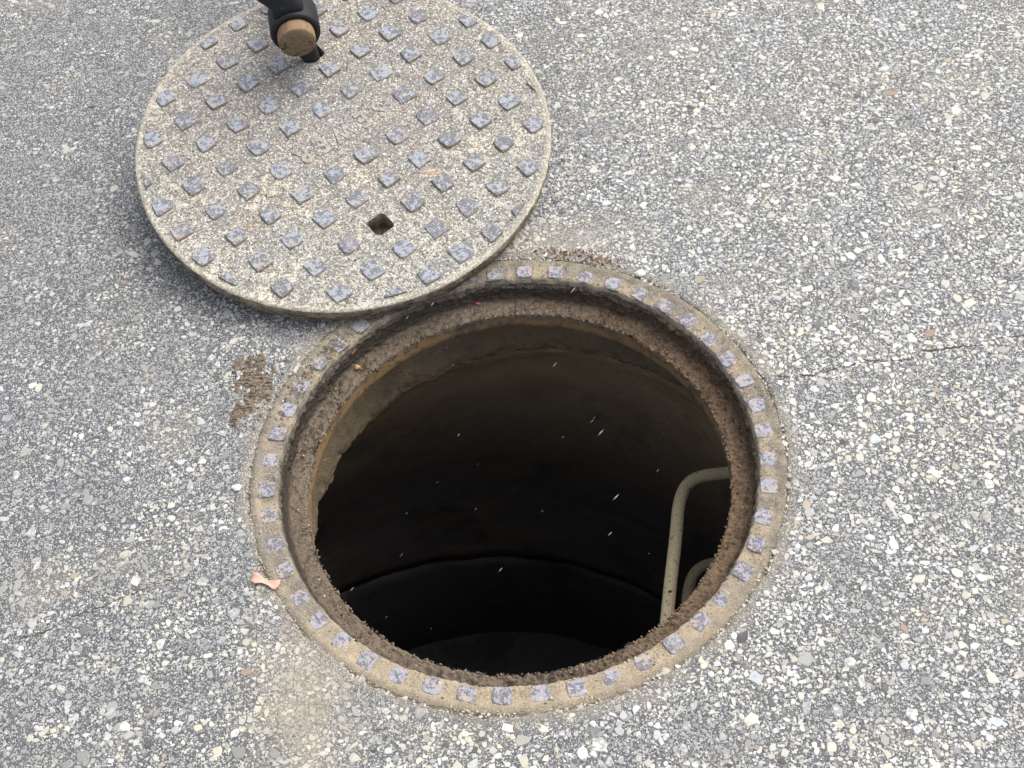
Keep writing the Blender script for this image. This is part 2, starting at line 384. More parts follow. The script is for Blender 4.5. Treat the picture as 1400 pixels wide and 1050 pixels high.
# ------------------------------------------------------------------ chippings exposed in the worn asphalt
VIS = np.array([(-.873, 1.205), (.984, .818), (.534, -.51), (-.67, -.35)])
def inside(px, py, k):
    c = VIS.mean(0); P = c+(VIS-c)*k; r = np.ones(len(px), bool)
    for i in range(4):
        a, b = P[i], P[(i+1) % 4]; r &= ((b[0]-a[0])*(py-a[1])-(b[1]-a[1])*(px-a[0])) < 0
    return r
PAL = np.array([(.69, .685, .65), (.61, .58, .50), (.52, .53, .53), (.42, .42, .40), (.30, .31, .31), (.46, .40, .31), (.17, .175, .18), (.09, .09, .095), (.56, .60, .62), (.40, .30, .23)])
PW = np.array([.33, .28, .10, .14, .06, .035, .02, .012, .035, .004]); PW = PW/PW.sum()
def field(x, y, s, o):                 # cheap smooth random field 0..1 from sines
    return .5+.25*(np.sin(x*s+o)+np.sin(y*s*1.13+1.7*o+x*s*.6))*np.cos((x-y)*s*.7+o*2.1)
def chippings():
    lo = VIS.min(0)-.3; hi = VIS.max(0)+.3; cell = .001
    occ = np.zeros(tuple(((hi-lo)/cell).astype(int)+2), np.uint8)
    X = []; Y = []; D = []
    for d0, d1, dens, k in ((.0115, .019, 500, 1.25), (.0078, .0115, 3000, 1.25), (.0052, .0078, 11500, 1.2), (.0034, .0052, 22000, 1.16), (.0021, .0034, 23000, 1.12)):
        n = int(dens*(hi-lo).prod()); x = rng.uniform(lo[0], hi[0], n); y = rng.uniform(lo[1], hi[1], n)
        rr = np.hypot(x, y); keep = inside(x, y, k) & (rr > (.994*S+.3*d0+.011*S*np.sin(np.arctan2(y, x)*17)*np.sin(np.arctan2(y, x)*5+1)))
        # the left of the road is tighter and darker, coarser towards the near right
        f = .52+.48*np.clip((x+.55)/.75-.35*(y-.35), 0, 1.25)
        if d0 > .007: f = f*(.45+.75*np.clip(.75-y*.75, 0, 1))*.95
        f *= (.55+.85*field(x, y, 9, d0*900))*(.7+.6*field(x, y, 23, 4.)); keep &= rng.random(n) < f
        x, y = x[keep], y[keep]; d = rng.uniform(d0, d1, len(x))**1.0
        for a, b, q in zip(x, y, d):
            r = q*.42/cell; i = int((a-lo[0])/cell); j = int((b-lo[1])/cell); ri = max(1, int(r))
            s = occ[i-ri:i+ri+1, j-ri:j+ri+1]
            if s.mean() > (.42 if q > .005 else .55): continue
            s[:] = 1; X.append(a); Y.append(b); D.append(q)
    X, Y, D = map(np.array, (X, Y, D)); N = len(X)
    ns = 6; ang = rng.uniform(0, 2*np.pi, N)[:, None]+(np.arange(ns)+rng.uniform(-.33, .33, (N, ns)))*2*np.pi/ns
    rad = (D/2)[:, None]*rng.uniform(.60, 1.28, (N, ns)); asp = rng.uniform(.5, 1.0, N)[:, None]; ori = rng.uniform(0, np.pi, N)[:, None]
    ux = np.cos(ang)*rad*1.12; uy = np.sin(ang)*rad*1.12*asp
    dx = ux*np.cos(ori)-uy*np.sin(ori); dy = ux*np.sin(ori)+uy*np.cos(ori)
    hgt = np.clip(D*.09, .00025, .0009)*rng.uniform(.5, 1.25, N)
    tx, ty = rng.normal(0, .05, (2, N))
    # ring 0 at ground, ring 1 shoulder, centre
    V = np.zeros((N, 2*ns+1, 3)); V[:, :ns, 0] = X[:, None]+dx; V[:, :ns, 1] = Y[:, None]+dy; V[:, :ns, 2] = -.0003
    k = rng.uniform(.78, .93, (N, ns)); V[:, ns:2*ns, 0] = X[:, None]+dx*k; V[:, ns:2*ns, 1] = Y[:, None]+dy*k
    V[:, ns:2*ns, 2] = hgt[:, None]+tx[:, None]*dx+ty[:, None]*dy
    V[:, -1, 0] = X; V[:, -1, 1] = Y; V[:, -1, 2] = hgt*1.12
    base = np.arange(N)[:, None]*(2*ns+1); T = []
    for i in range(ns):
        j = (i+1) % ns
        T += [np.c_[base+i, base+j, base+ns+j], np.c_[base+i, base+ns+j, base+ns+i], np.c_[base+ns+i, base+ns+j, base+2*ns]]
    T = np.stack(T, 1).reshape(-1, 3)
    ci = rng.choice(len(PAL), N, p=PW); col = PAL[ci]*rng.uniform(.82, 1.1, (N, 1))
    warm = np.clip(field(X, Y, 14, 6.1)*1.6-.5, 0, 1)[:, None]; col = col*(1-warm*np.array([0, .03, .13]))*(1-.10*(1-warm))
    left = np.clip((.25-X)/.9, 0, 1)[:, None]; col = col*(1-.16*left*rng.random((N, 1)))
    # lime bloom left of the frame, beside the dried clod
    lime = np.exp(-(((X+.325)/.035)**2+((Y-.125-(X+.325)*1.3)/.085)**2))[:, None]
    col = col*(1-.8*lime)+np.array([.66, .66, .66])*.8*lime
    col = np.repeat(col[:, None], 2*ns+1, 1).reshape(-1, 3)
    me = tri_mesh('road_chippings', V.reshape(-1, 3), T, col); me.materials.append(M['chip'])
    tag(link('road_chippings', me), 'pale grey and cream stone chippings exposed all over the worn asphalt', 'chippings', kind='stuff')
    print('chips', N, 'tris', len(T))
chippings()

def grains(name, P, D, col, mat, parent=None, flat=.7):
    """many small faceted grains in one mesh; P centres (N,3), D sizes"""
    N = len(P); a = rng.uniform(0, 2*np.pi, N)
    O = np.array([(1, 0, 0), (0, 1, 0), (-1, 0, 0), (0, -1, 0), (0, 0, 1), (0, 0, -.6)], float)
    v = O[None]*(1+rng.uniform(-.35, .35, (N, 6, 1)))+rng.uniform(-.2, .2, (N, 6, 3)); v[..., 2] *= flat
    c, s = np.cos(a)[:, None], np.sin(a)[:, None]; x = v[..., 0]*c-v[..., 1]*s; y = v[..., 0]*s+v[..., 1]*c
    v = np.stack([x, y, v[..., 2]], -1)*(D/2)[:, None, None]+P[:, None]
    T0 = np.array([(0, 1, 4), (1, 2, 4), (2, 3, 4), (3, 0, 4), (1, 0, 5), (2, 1, 5), (3, 2, 5), (0, 3, 5)])
    T = (np.arange(N)[:, None, None]*6+T0).reshape(-1, 3)
    me = tri_mesh(name, v.reshape(-1, 3), T, np.repeat(col[:, None], 6, 1).reshape(-1, 3)); me.materials.append(mat)
    return link(name, me, None, parent)

# ------------------------------------------------------------------ the frame in the road
frame = empty('manhole_surround', 'round iron frame set in the asphalt round the open hole, sandy rim with square studs', 'manhole frame')
def d_rim(i, a, r, z):
    x, y = math.cos(a), math.sin(a)
    n = fn(x, y, 0, 9, 3)*.004+fn(x, y, z, 40, 1)*.0022+fn(x*r, y*r, 0, 90, 4)*.0016
    k = 1.0 if r < .90 else .35
    return (k*(fn(x, y, 0, 14, 8)*.006+fn(x, y, 0, 60, 2)*.0045), n if z > -.03 else 0)
rim = lathe('rim', sub([(1.045, -.21), (1.045, -.016), (1.0, -.010), (.994, -.001), (.980, .0022), (.968, -.0008), (.958, -.005), (.93, -.0065), (.905, -.006), (.899, -.009), (.8955, -.018), (.893, -.03)], 2), 1080, d_rim)
link('rim', rim, M['rim'], frame)
def mud_amt(a):                     # how thick mud lies on the seat, by bearing
    d = math.degrees(a) % 360
    return .75+.25*math.cos(math.radians(d+5))+.25*math.sin(math.radians(3*d))
def d_seat(i, a, r, z):
    x, y = math.cos(a), math.sin(a); k = mud_amt(a)
    dr = fn(x, y, z*2, 10, 3)*.013+fn(x, y, z*3, 34, 1)*.013+fn(x, y, z*3, 85, 6)*.010
    dz = fn(x*r, y*r, 0, 16, 9)*.012+fn(x*r, y*r, 0, 48, 9)*.014+fn(x*r, y*r, 0, 120, 2)*.009
    if z > -.035: return (dr*.35, dz*.2)
    if z > -.114: return (dr*k, 0)
    if r > .815: return (0, dz*k)
    return ((fn(x, y, 0, 30, 4)*.009+fn(x, y, 0, 110, 7)*.006)*k, dz*.5+((fn(x, y, 0, 9, 4)*.034+fn(x, y, 0, 40, 4)*.018-.004) if z < -.128 else 0))
seat = lathe('seat', sub([(.897, -.024), (.892, -.034), (.887, -.055), (.884, -.090), (.876, -.110), (.864, -.118), (.845, -.120), (.825, -.121), (.812, -.122), (.8045, -.128), (.8035, -.140), (.809, -.150)], 4), 1440, d_seat)
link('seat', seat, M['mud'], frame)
lip = lathe('lip', sub([(.808, -.130), (.8055, -.17), (.8045, -.203), (.808, -.208), (.83, -.210), (1.045, -.210)], 2), 720, lambda i, a, r, z: (fn(math.cos(a), math.sin(a), z, 20, 3)*.002, 0))
link('lip', lip, M['lip'], frame)

def rough_square(side, h, seed, ns=3):
    """a worn square stud: jittered outline, chamfered top"""
    r = random.Random(seed); out = []
    for k in range(4):
        a = Vector((1, 1, 0)) if k == 0 else Vector((-1, 1, 0)) if k == 1 else Vector((-1, -1, 0)) if k == 2 else Vector((1, -1, 0))
        b = [Vector((-1, 1, 0)), Vector((-1, -1, 0)), Vector((1, -1, 0)), Vector((1, 1, 0))][k]
        for j in range(ns):
            p = a.lerp(b, j/ns)*(side/2)
            if j == 0: p *= r.uniform(.86, .97)
            out.append(p*r.uniform(.96, 1.04)+Vector((r.uniform(-1, 1), r.uniform(-1, 1), 0))*side*.02)
    return prism_from(out, h, r)
def prism_from(out, h, r=random):
    n = len(out); c = sum(out, Vector())/n; V = []
    for p in out: V.append((p.x, p.y, -.0035))
    for p in out: V.append((p.x, p.y, h*.55))
    for p in out:
        q = c+(p-c)*.90; V.append((q.x, q.y, h*r.uniform(.92, 1.08)))
    F = [(i, (i+1) % n, n+(i+1) % n, n+i) for i in range(n)]+[(n+i, n+(i+1) % n, 2*n+(i+1) % n, 2*n+i) for i in range(n)]
    V.append((c.x, c.y, h)); F += [(2*n+i, 2*n+(i+1) % n, 3*n) for i in range(n)]
    return pydata('stud', V, F)
ring_var = [rough_square(.0238, .0024, s) for s in range(6)]
for k in range(48):
    a = math.radians(141.5+7.5*k+random.uniform(-.35, .35)); rr = (.932+random.uniform(-.0035, .0035))*S
    me = ring_var[k % 6]; h = random.uniform(-.0018, .0002)
    if k in (38, 43): h = -.0018
    mw = Matrix.Translation((rr*math.cos(a), rr*math.sin(a), -.002+h)) @ Matrix.Rotation(a+random.uniform(-.09, .09)+math.pi/2*random.randrange(4), 4, 'Z') @ Matrix.Diagonal((random.uniform(.92, 1.06), random.uniform(.92, 1.06), 1, 1))
    link('stud', me, M['ringstud'], frame, mw)
# loose sand and crumbs on the rim and on the seat
def sand_cols(n, pal, w):
    w = np.array(w)/sum(w); return np.array(pal)[rng.choice(len(pal), n, p=w)]*rng.uniform(.8, 1.15, (n, 1))
n = 9000; a = rng.uniform(0, 2*np.pi, n); r = rng.uniform(.899, 1.012, n)*S
for nm, cnt, lo_, hi_ in (('coarse_sand', 2600, .0018, .0042),):
    aa = rng.uniform(0, 2*np.pi, cnt); r_ = rng.choice([.902, .972, .99], cnt, p=[.2, .35, .45])+rng.normal(0, .008, cnt); kp = (r_ > .9) & (rng.random(cnt) < 1.4*field(np.cos(aa), np.sin(aa), 9, .4)); aa, r_ = aa[kp], r_[kp]*S; cnt = len(aa)
    oo = grains(nm, np.c_[r_*np.cos(aa), r_*np.sin(aa), np.full(cnt, -.0006)], rng.uniform(lo_, hi_, cnt)*rng.uniform(.5, 1.1, cnt), sand_cols(cnt, [(.44, .37, .26), (.30, .25, .18), (.60, .57, .48), (.17, .14, .11), (.24, .16, .10)], [4, 3, 3, 2, 1]), M['grit'], frame, .7); tag(oo, kind='stuff')
o = grains('sand', np.c_[r*np.cos(a), r*np.sin(a), np.full(n, -.0016)+(r > .975*S)*.003], rng.uniform(.0007, .0022, n)*rng.uniform(.7, 1.2, n), sand_cols(n, [(.50, .42, .29), (.38, .31, .21), (.62, .56, .43), (.14, .12, .10), (.28, .18, .10)], [5, 3, 2, 2, 1]), M['grit'], frame); tag(o, kind='stuff')
n = 16000; a = rng.uniform(0, 2*np.pi, n); q = rng.random(n); kp = rng.random(n) < .05+1.3*np.clip(field(np.cos(a)*(.8+.085*q)*S, np.sin(a)*(.8+.085*q)*S, 75, 2.)-.45, 0, 1); a = a[kp]; q = q[kp]; n = len(a)
r = .800+.085*q; z = np.full(n, -.118)
z = np.where(r < .812, -.122, z)
o = grains('mud_crumb', np.c_[r*S*np.cos(a), r*S*np.sin(a), z*S], rng.uniform(.0010, .0050, n)*rng.uniform(.3, 1.1, n)**1.5, np.where(((np.cos(a) > .2) & (rng.random(n) < .8))[:, None], sand_cols(n, [(.22, .14, .085), (.15, .09, .055), (.32, .23, .15)], [4, 3, 1]), sand_cols(n, [(.19, .15, .105), (.11, .085, .06), (.26, .21, .15), (.42, .37, .28)], [5, 4, 3, .4])), M['grit'], frame); tag(o, kind='stuff')
n = 420; a = (rng.integers(0, 60, n)*2.399+rng.normal(0, .035, n)) % (2*np.pi)
o = grains('hanging_mud', np.c_[(.803+rng.uniform(-.006, .006, n))*S*np.cos(a), (.803)*S*np.sin(a), rng.uniform(-.132, -.120, n)*S], rng.uniform(.0012, .0050, n), sand_cols(n, [(.19, .15, .11), (.13, .10, .075), (.24, .18, .13)], [5, 4, 3]), M['grit'], frame); tag(o, kind='stuff')

n = 1500; a = np.radians(rng.normal(128, 13, n)); r = rng.normal(.945, .035, n); kp = (r > .898) & (r < 1.03) & (rng.random(n) < 1.6*field(np.cos(a), np.sin(a), 21, 2.4)); a, r = a[kp], r[kp]*S; n = len(a)
o = grains('caked_soil', np.c_[r*np.cos(a), r*np.sin(a), np.full(n, -.0004)], rng.uniform(.0015, .0065, n)*rng.uniform(.4, 1, n), sand_cols(n, [(.17, .14, .11), (.11, .09, .07), (.26, .22, .17)], [4, 3, 2]), M['grit'], frame, .5); tag(o, kind='stuff')

# ------------------------------------------------------------------ the shaft below
shaft = empty('manhole_shaft', 'dark concrete shaft going down under the open manhole frame', 'manhole shaft')
def d_band(i, a, r, z):
    x, y = math.cos(a), math.sin(a); e = fn(x, y, z, 8, 2)*.012+fn(x, y, z*2, 40, 5)*.012+fn(x, y, z*2, 110, 5)*.005
    return (e, fn(x, y, 0, 7, 6)*.02+fn(x, y, 0, 50, 6)*.006 if i > 9 else 0)
link('mortar_ring', lathe('mortar_ring', sub([(1.04, -.212, .02, 0), (.93, -.214, .03, 0), (.925, -.26, .04, 0), (.915, -.33, .05, 0), (.905, -.48, .05, 0), (.912, -.515, .05, 0), (.95, -.53, .05, 0)], 4), 540, d_band), M['band'], shaft)
def d_conc(i, a, r, z):
    x, y = math.cos(a), math.sin(a); return (fn(x*r, y*r, z, 5, 2)*.012+fn(x*r, y*r, z, 22, 5)*.007, 0)
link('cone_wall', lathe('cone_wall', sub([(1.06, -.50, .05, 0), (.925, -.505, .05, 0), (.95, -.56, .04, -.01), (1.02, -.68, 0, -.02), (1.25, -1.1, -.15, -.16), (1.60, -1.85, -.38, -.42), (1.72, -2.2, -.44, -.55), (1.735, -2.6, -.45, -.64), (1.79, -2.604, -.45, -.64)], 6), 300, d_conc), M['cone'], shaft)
link('barrel_wall', lathe('barrel_wall', sub([(1.80, -2.606, -.45, -.64), (1.742, -2.612, -.45, -.64), (1.70, -3.2, -.44, -.55), (1.70, -3.9, -.43, -.45)], 5), 300, d_conc), M['base'], shaft)
link('bench', lathe('bench', sub([(1.75, -3.88, -.43, -.45), (1.45, -3.93, -.43, -.45), (1.30, -3.95, -.43, -.45), (1.28, -4.3, -.43, -.45), (.001, -4.45, -.43, -.45)], 5), 200, d_conc), M['base'], shaft)

# ------------------------------------------------------------------ the two steps on the shaft wall
def step_mesh(z, dx):
    pts = [(1.30, .375), (1.05, .375), (.90, .385), (.80, .383), (.745, .36), (.705, .31), (.675, .235), (.655, .155), (.63, .06), (.575, -.13), (.525, -.32), (.485, -.46), (.462, -.54), (.455, -.60), (.47, -.66), (.52, -.70), (.60, -.73), (.75, -.78), (1.0, -.86)]
    P = [Vector(((x+dx)*S, y*S, z*S)) for x, y in pts]
    for _ in range(2):
        Q = [P[0]]
        for a, b in zip(P, P[1:]): Q += [a.lerp(b, .25), a.lerp(b, .75)]
        P = Q+[P[-1]]
    V, F = tube(P, .0100, 96, .03, 9)
    return pydata('manhole_step', V, F, True)
s1 = link('manhole_step', step_mesh(-.9, 0), M['step']); tag(s1, 'upper tan fluted U-shaped step on the shaft wall, nearest below the rim', 'step', 'steps down the manhole wall')
s2 = link('manhole_step', step_mesh(-1.72, .065), M['step']); tag(s2, 'lower darker U-shaped step, mostly hidden behind the rim below the other step', 'step', 'steps down the manhole wall')

# ------------------------------------------------------------------ the cover, dragged aside and tilted up by the pick
LC = Vector((-.561, 1.634, .222))*S; EX = Vector((.999, 0, -.049)).normalized(); EN = Vector((.049, -.139, .989)).normalized(); EY = EN.cross(EX).normalized(); EX = EY.cross(EN)
LM = Matrix((EX, EY, EN)).transposed().to_4x4(); LM.translation = LC
cover = empty('manhole_cover', 'round studded iron cover caked with pale grit, lying tilted beside the hole', 'manhole cover')
cover.matrix_basis = LM
RL = .899*S; TH = .105*S
def sqhole(u, v, side, ang, n=6):
    c, s = math.cos(ang), math.sin(ang); out = []
    cs = [(-1, -1), (1, -1), (1, 1), (-1, 1)]
    for k in range(4):
        a, b = cs[k], cs[(k+1) % 4]
        for j in range(n):
            x = (a[0]+(b[0]-a[0])*j/n)*side/2; y = (a[1]+(b[1]-a[1])*j/n)*side/2
            if j == 0: x *= .90; y *= .90
            out.append(Vector((u+x*c-y*s, v+x*s+y*c)))
    return out
GI = Vector((.0903, -.1386)); GJ = Vector((.1382, .0902)); GO = Vector((0, .018)); GA = math.atan2(GI.y, GI.x)
holes = [sqhole(.132*S, -.489*S, .0335, GA), sqhole(-.120*S, .495*S, .0335, GA)]
def in_hole(x, y, m=0.0):
    for hx, hy in ((.132*S, -.489*S), (-.120*S, .495*S)):
        dx, dy = x-hx, y-hy; c, s = math.cos(-GA), math.sin(-GA)
        if abs(dx*c-dy*s) < .01675+m and abs(dx*s+dy*c) < .01675+m: return True
    return False
def lid_plate():
    n = 360; loop = []
    for k in range(n):
        a = 2*math.pi*k/n; e = 1+.0022*fn(math.cos(a), math.sin(a), 0, 12, 3)+.0022*fn(math.cos(a), math.sin(a), 0, 45, 6)
        loop.append(Vector((math.cos(a)*RL*e*.988, math.sin(a)*RL*e*.988)))
    pts = list(loop); edges = [(i, (i+1) % n) for i in range(n)]
    for h in holes:
        b = len(pts); pts += h; edges += [(b+i, b+(i+1) % len(h)) for i in range(len(h))]
    g = .0048; R2 = (RL*.975)**2; x = -RL; row = 0
    while x < RL:
        y = -RL
        while y < RL:
            px, py = x+random.uniform(-.3, .3)*g, y+random.uniform(-.3, .3)*g
            if px*px+py*py < R2 and not in_hole(px, py, .0015): pts.append(Vector((px, py)))
            y += g
        x += g
    v2, e2, f2, *_ = geometry.delaunay_2d_cdt(pts, edges, [], 0, 1e-7)
    V = []
    for p in v2:
        rr = p.length/RL
        z = fn(p.x, p.y, 0, 30, 2)*.0009+fn(p.x, p.y, 0, 120, 5)*.0009+fn(p.x, p.y, 0, 300, 1)*.0007
        V.append((p.x, p.y, z*(1 if rr < .97 else .4)))
    F = []
    for f in f2:
        c = sum((v2[i] for i in f), Vector((0, 0)))/3
        if in_hole(c.x, c.y) or c.length > RL*.9885: continue
        F.append(tuple(f))
    me = pydata('plate', V, F); smooth(me); me.materials.append(M['lid']); return me, loop
pm, loop = lid_plate(); link('plate', pm, None, cover)
# side wall: worn shoulder, upright band, undercut skirt, underside
prof = [(.988, .0), (.995, -.0008), (1.0, -.0028), (1.0, -.016), (.998, -.0185), (.982, -.021), (.980, -TH*.93), (.975, -TH), (.90, -TH), (.5, -TH*.85), (.02, -TH*.85)]
V = []; F = []; m = len(prof); nl = 720
for k in range(nl):
    a = 2*math.pi*k/nl; x, y = math.cos(a), math.sin(a); e = 1+.0022*fn(x, y, 0, 12, 3)+.0022*fn(x, y, 0, 45, 6)
    for i, (r, z) in enumerate(prof):
        q = RL*r*e+(fn(x, y, z*20, 50, i)*.0009 if 2 < i < 7 else 0)
        dz = (fn(x, y, 0, 16, 2)*.0022+fn(x, y, 0, 60, 2)*.0012) if i in (3, 4, 5) else fn(x*.988, y*.988, 0, 30*RL, 2)*.0002 if i == 0 else 0
        V.append((q*x, q*y, z+dz))
for k in range(nl):
    k2 = (k+1) % nl
    for i in range(m-1): F.append((k*m+i, k*m+i+1, k2*m+i+1, k2*m+i))
me = pydata('skirt', V, F, True); me.materials.append(M['side']); me.materials.append(M['lid'])
for p in me.polygons:
    if p.index % (m-1) < 2: p.material_index = 1
link('skirt', me, None, cover)
# walls of the two pick holes
for h in holes:
    V = [(p.x, p.y, .0) for p in h]+[(p.x, p.y, -TH) for p in h]; nn = len(h)
    link('pick_hole', pydata('pick_hole', V, [(i, (i+1) % nn, nn+(i+1) % nn, nn+i) for i in range(nn)]), M['side'], cover)

# studs: whole ones share six meshes, those cut by the round edge are clipped
lid_var = [rough_square(.0298, .0040, 50+s) for s in range(7)]
cells = []
for i in range(-7, 8):
    for j in range(-7, 8):
        p = (GI*i+GJ*j+GO)
        if p.length > .96: continue
        if i == 0 and -1 <= j <= 1: continue
        if (i, j) in ((3, -1), (-3, 1)): continue
        cells.append((i, j, p*S))
LIM = .866*S
for i, j, p in cells:
    if p.length+.0185 < LIM:
        mw = Matrix.Translation((p.x+random.uniform(-.001, .001), p.y+random.uniform(-.001, .001), random.uniform(-.0008, .0004))) @ Matrix.Rotation(GA+random.uniform(-.06, .06)+math.pi/2*random.randrange(4), 4, 'Z') @ Matrix.Diagonal((random.uniform(.9, 1.05), random.uniform(.9, 1.05), random.uniform(.7, 1.2), 1))
        link('stud', lid_var[(i*5+j*3) % 7], M['stud'], cover, mw)
    else:
        sq = sqhole(p.x, p.y, .029, GA, 5); out = []
        ok = 0
        for q in sq:
            if q.length > LIM: q = q.normalized()*LIM
            else: ok += 1
            if not out or (out[-1]-Vector((q.x, q.y, 0))).length > .0012: out.append(Vector((q.x, q.y, 0)))
        if ok < 6 or len(out) < 5: continue
        link('stud', prism_from(out, .0034), M['stud'], cover)
# raised lettering, upside down to the viewer, read from the upper right
def letters():
    b = NB('worn_letter_iron', .8, .25); n = b.noise(200, 4, .7)
    col = b.mix(b.step(n, .40, .58), (.19, .185, .18), (.36, .34, .29)); lm = b.done(col, b.bump(n, .001, .8))
    rd = (-GJ).normalized(); up = GI.normalized(); up = (up-rd*up.dot(rd)).normalized()
    for k, (ch, off) in enumerate(zip('SEWER', (-.198, -.108, 0, .112, .205))):
        cu = bpy.data.curves.new('letter', 'FONT'); cu.body = ch; cu.size = .047; cu.align_x = 'CENTER'; cu.extrude = .0004; cu.offset = .0012; cu.bevel_depth = .0004; cu.bevel_resolution = 0
        tmp = bpy.data.objects.new('tmp_letter', cu); C.objects.link(tmp)
        dg = bpy.context.evaluated_depsgraph_get(); me = bpy.data.meshes.new_from_object(tmp.evaluated_get(dg)); me.name = 'letter'; me.materials.clear()
        bpy.data.objects.remove(tmp); bpy.data.curves.remove(cu)
        c = rd*off*S+GO*S-up*.0165
        mw = Matrix(((rd.x, up.x, 0, c.x), (rd.y, up.y, 0, c.y), (0, 0, 1, .0008), (0, 0, 0, 1))) @ Matrix.Diagonal((.78 if ch != 'W' else .72, 1, 1, 1))
        o = link('letter', me, lm, cover, mw); o['label'] = 'raised worn letter %s in the middle of the cover' % ch
letters()
n = 26000; a = rng.uniform(0, 2*np.pi, n); r = np.sqrt(rng.random(n))*.975*RL; x, y = r*np.cos(a), r*np.sin(a)
keep = np.array([not in_hole(p, q, .001) for p, q in zip(x, y)])
x, y = x[keep], y[keep]; n = len(x); g = field(x, y, 28, 1.3)
keep = rng.random(n) < .35+.75*g; x, y = x[keep], y[keep]; n = len(x)
o = grains('grit', np.c_[x, y, np.full(n, .0002)], rng.uniform(.0009, .0046, n)*rng.uniform(.5, 1.1, n), sand_cols(n, [(.62, .58, .47), (.46, .42, .32), (.15, .15, .145), (.28, .28, .26), (.55, .46, .32), (.70, .68, .62)], [5, 4, 3.4, 3, 2, 1.4]), M['grit'], cover, .6); tag(o, kind='stuff')

# ------------------------------------------------------------------ the pick that lifts the cover
E0 = Vector((-.709, 2.033, .535))*S; L0 = Vector((-.676, 2.108, .25))*S
pick = empty('pickaxe', 'black steel pickaxe with wooden handle, its point hooked into the cover', 'pickaxe', E0)
def lofted(secs, nseg=20):
    """secs: (centre, side axis, thickness axis, half side, half thickness)"""
    V = []; F = []
    for c, sa, ta, hs, ht in secs:
        for k in range(nseg):
            q = 2*math.pi*k/nseg; cx = math.copysign(abs(math.cos(q))**.6, math.cos(q)); sy = math.copysign(abs(math.sin(q))**.6, math.sin(q))
            V.append(c+sa*cx*hs+ta*sy*ht)
    for i in range(len(secs)-1):
        for k in range(nseg): F.append((i*nseg+k, i*nseg+(k+1) % nseg, (i+1)*nseg+(k+1) % nseg, (i+1)*nseg+k))
    F.append(tuple(range(nseg))[::-1]); F.append(tuple((len(secs)-1)*nseg+k for k in range(nseg)))
    return V, F
hd = Vector((.10, -1, -.04)).normalized()              # handle axis, pointing at the viewer
ad = (E0-L0).normalized(); ad = (ad-hd*ad.dot(hd)).normalized()   # along the head, upwards
sd_ = hd.cross(ad).normalized()
V = []; F = []
# the eye: a thick oval ring
ne = 40; a_o, b_o, a_i, b_i = .0400, .0385, .0300, .0285
for yy in (-.030, -.026, .022, .026):
    k = .96 if abs(yy) == .030 or yy == .026 else 1
    for q in range(ne):
        t = 2*math.pi*q/ne; V.append(hd*yy+sd_*math.cos(t)*a_o*k+ad*math.sin(t)*b_o*k)
for yy in (.026, -.030):
    for q in range(ne):
        t = 2*math.pi*q/ne; V.append(hd*yy+sd_*math.cos(t)*a_i+ad*math.sin(t)*b_i)
for i in range(5):
    for q in range(ne): F.append((i*ne+q, i*ne+(q+1) % ne, (i+1)*ne+(q+1) % ne, (i+1)*ne+q))
for q in range(ne): F.append((5*ne+q, 5*ne+(q+1) % ne, (q+1) % ne, q))
def join(V2, F2):
    b = len(V); V.extend(V2); F.extend([tuple(x+b for x in f) for f in F2])
tip = L0-E0
lean = Vector((-.30, -.05, 1)).normalized()
join(*lofted([(-ad*.030+tip*0, sd_, hd, .024, .022), (tip*.55, sd_, hd, .0165, .014), (tip*1.0, sd_, hd, .0125, .010), (tip*1.35, sd_, hd, .010, .007)]))
join(*lofted([(ad*.030, sd_, hd, .026, .024), (ad*.044+lean*.004, sd_, hd, .024, .020), (ad*.052+lean*.014+sd_*.004, sd_, hd, .030, .017), (ad*.056+lean*.035+sd_*.007, sd_, hd, .041, .014), (ad*.065+lean*.10+sd_*.008, sd_, hd, .047, .010), (ad*.07+lean*.22, sd_, hd, .050, .005)]))
me = pydata('head', V, F, True); link('head', me, M['steel'], pick)
bm = bmesh.new(); bm.from_mesh(me); bmesh.ops.recalc_face_normals(bm, faces=bm.faces); bm.to_mesh(me); bm.free()
# handle
V = []; F = []; nn = 40; st = [(-.86, .0185, .015), (-.80, .020, .0165), (-.5, .0175, .014), (-.12, .022, .019), (-.03, .028, .0265), (.026, .0300, .0285), (.040, .0300, .0285), (.0475, .029, .0275), (.0495, .027, .0255)]
for yy, a_, b_ in st:
    for q in range(nn):
        t = 2*math.pi*q/nn; e = 1+.02*fn(math.cos(t), math.sin(t), yy*8, 3, 2)+.012*fn(math.cos(t), math.sin(t), yy*8, 9, 2)
        V.append(hd*yy+sd_*math.cos(t)*a_*e+ad*math.sin(t)*b_*e)
for i in range(len(st)-1):
    for q in range(nn): F.append((i*nn+q, i*nn+(q+1) % nn, (i+1)*nn+(q+1) % nn, (i+1)*nn+q))
F.append(tuple(range(nn))[::-1]); b0 = len(V); L = len(st)-1
for rr in (.66, .33):
    for q in range(nn):
        t = 2*math.pi*q/nn; V.append(hd*(.0495+.0008+random.uniform(-.0007, .0007))+sd_*math.cos(t)*.027*rr+ad*math.sin(t)*.0255*rr)
V.append(hd*.0502)
for q in range(nn):
    F.append((L*nn+q, L*nn+(q+1) % nn, b0+(q+1) % nn, b0+q)); F.append((b0+q, b0+(q+1) % nn, b0+nn+(q+1) % nn, b0+nn+q)); F.append((b0+nn+q, b0+nn+(q+1) % nn, b0+2*nn))
me = pydata('handle', V, F, True); me.materials.append(M['wood']); me.materials.append(M['endw'])
for p in me.polygons:
    if p.index > len(st)*nn-nn*2: p.material_index = 1
bm = bmesh.new(); bm.from_mesh(me); bmesh.ops.recalc_face_normals(bm, faces=bm.faces); bm.to_mesh(me); bm.free()
link('handle', me, None, pick)

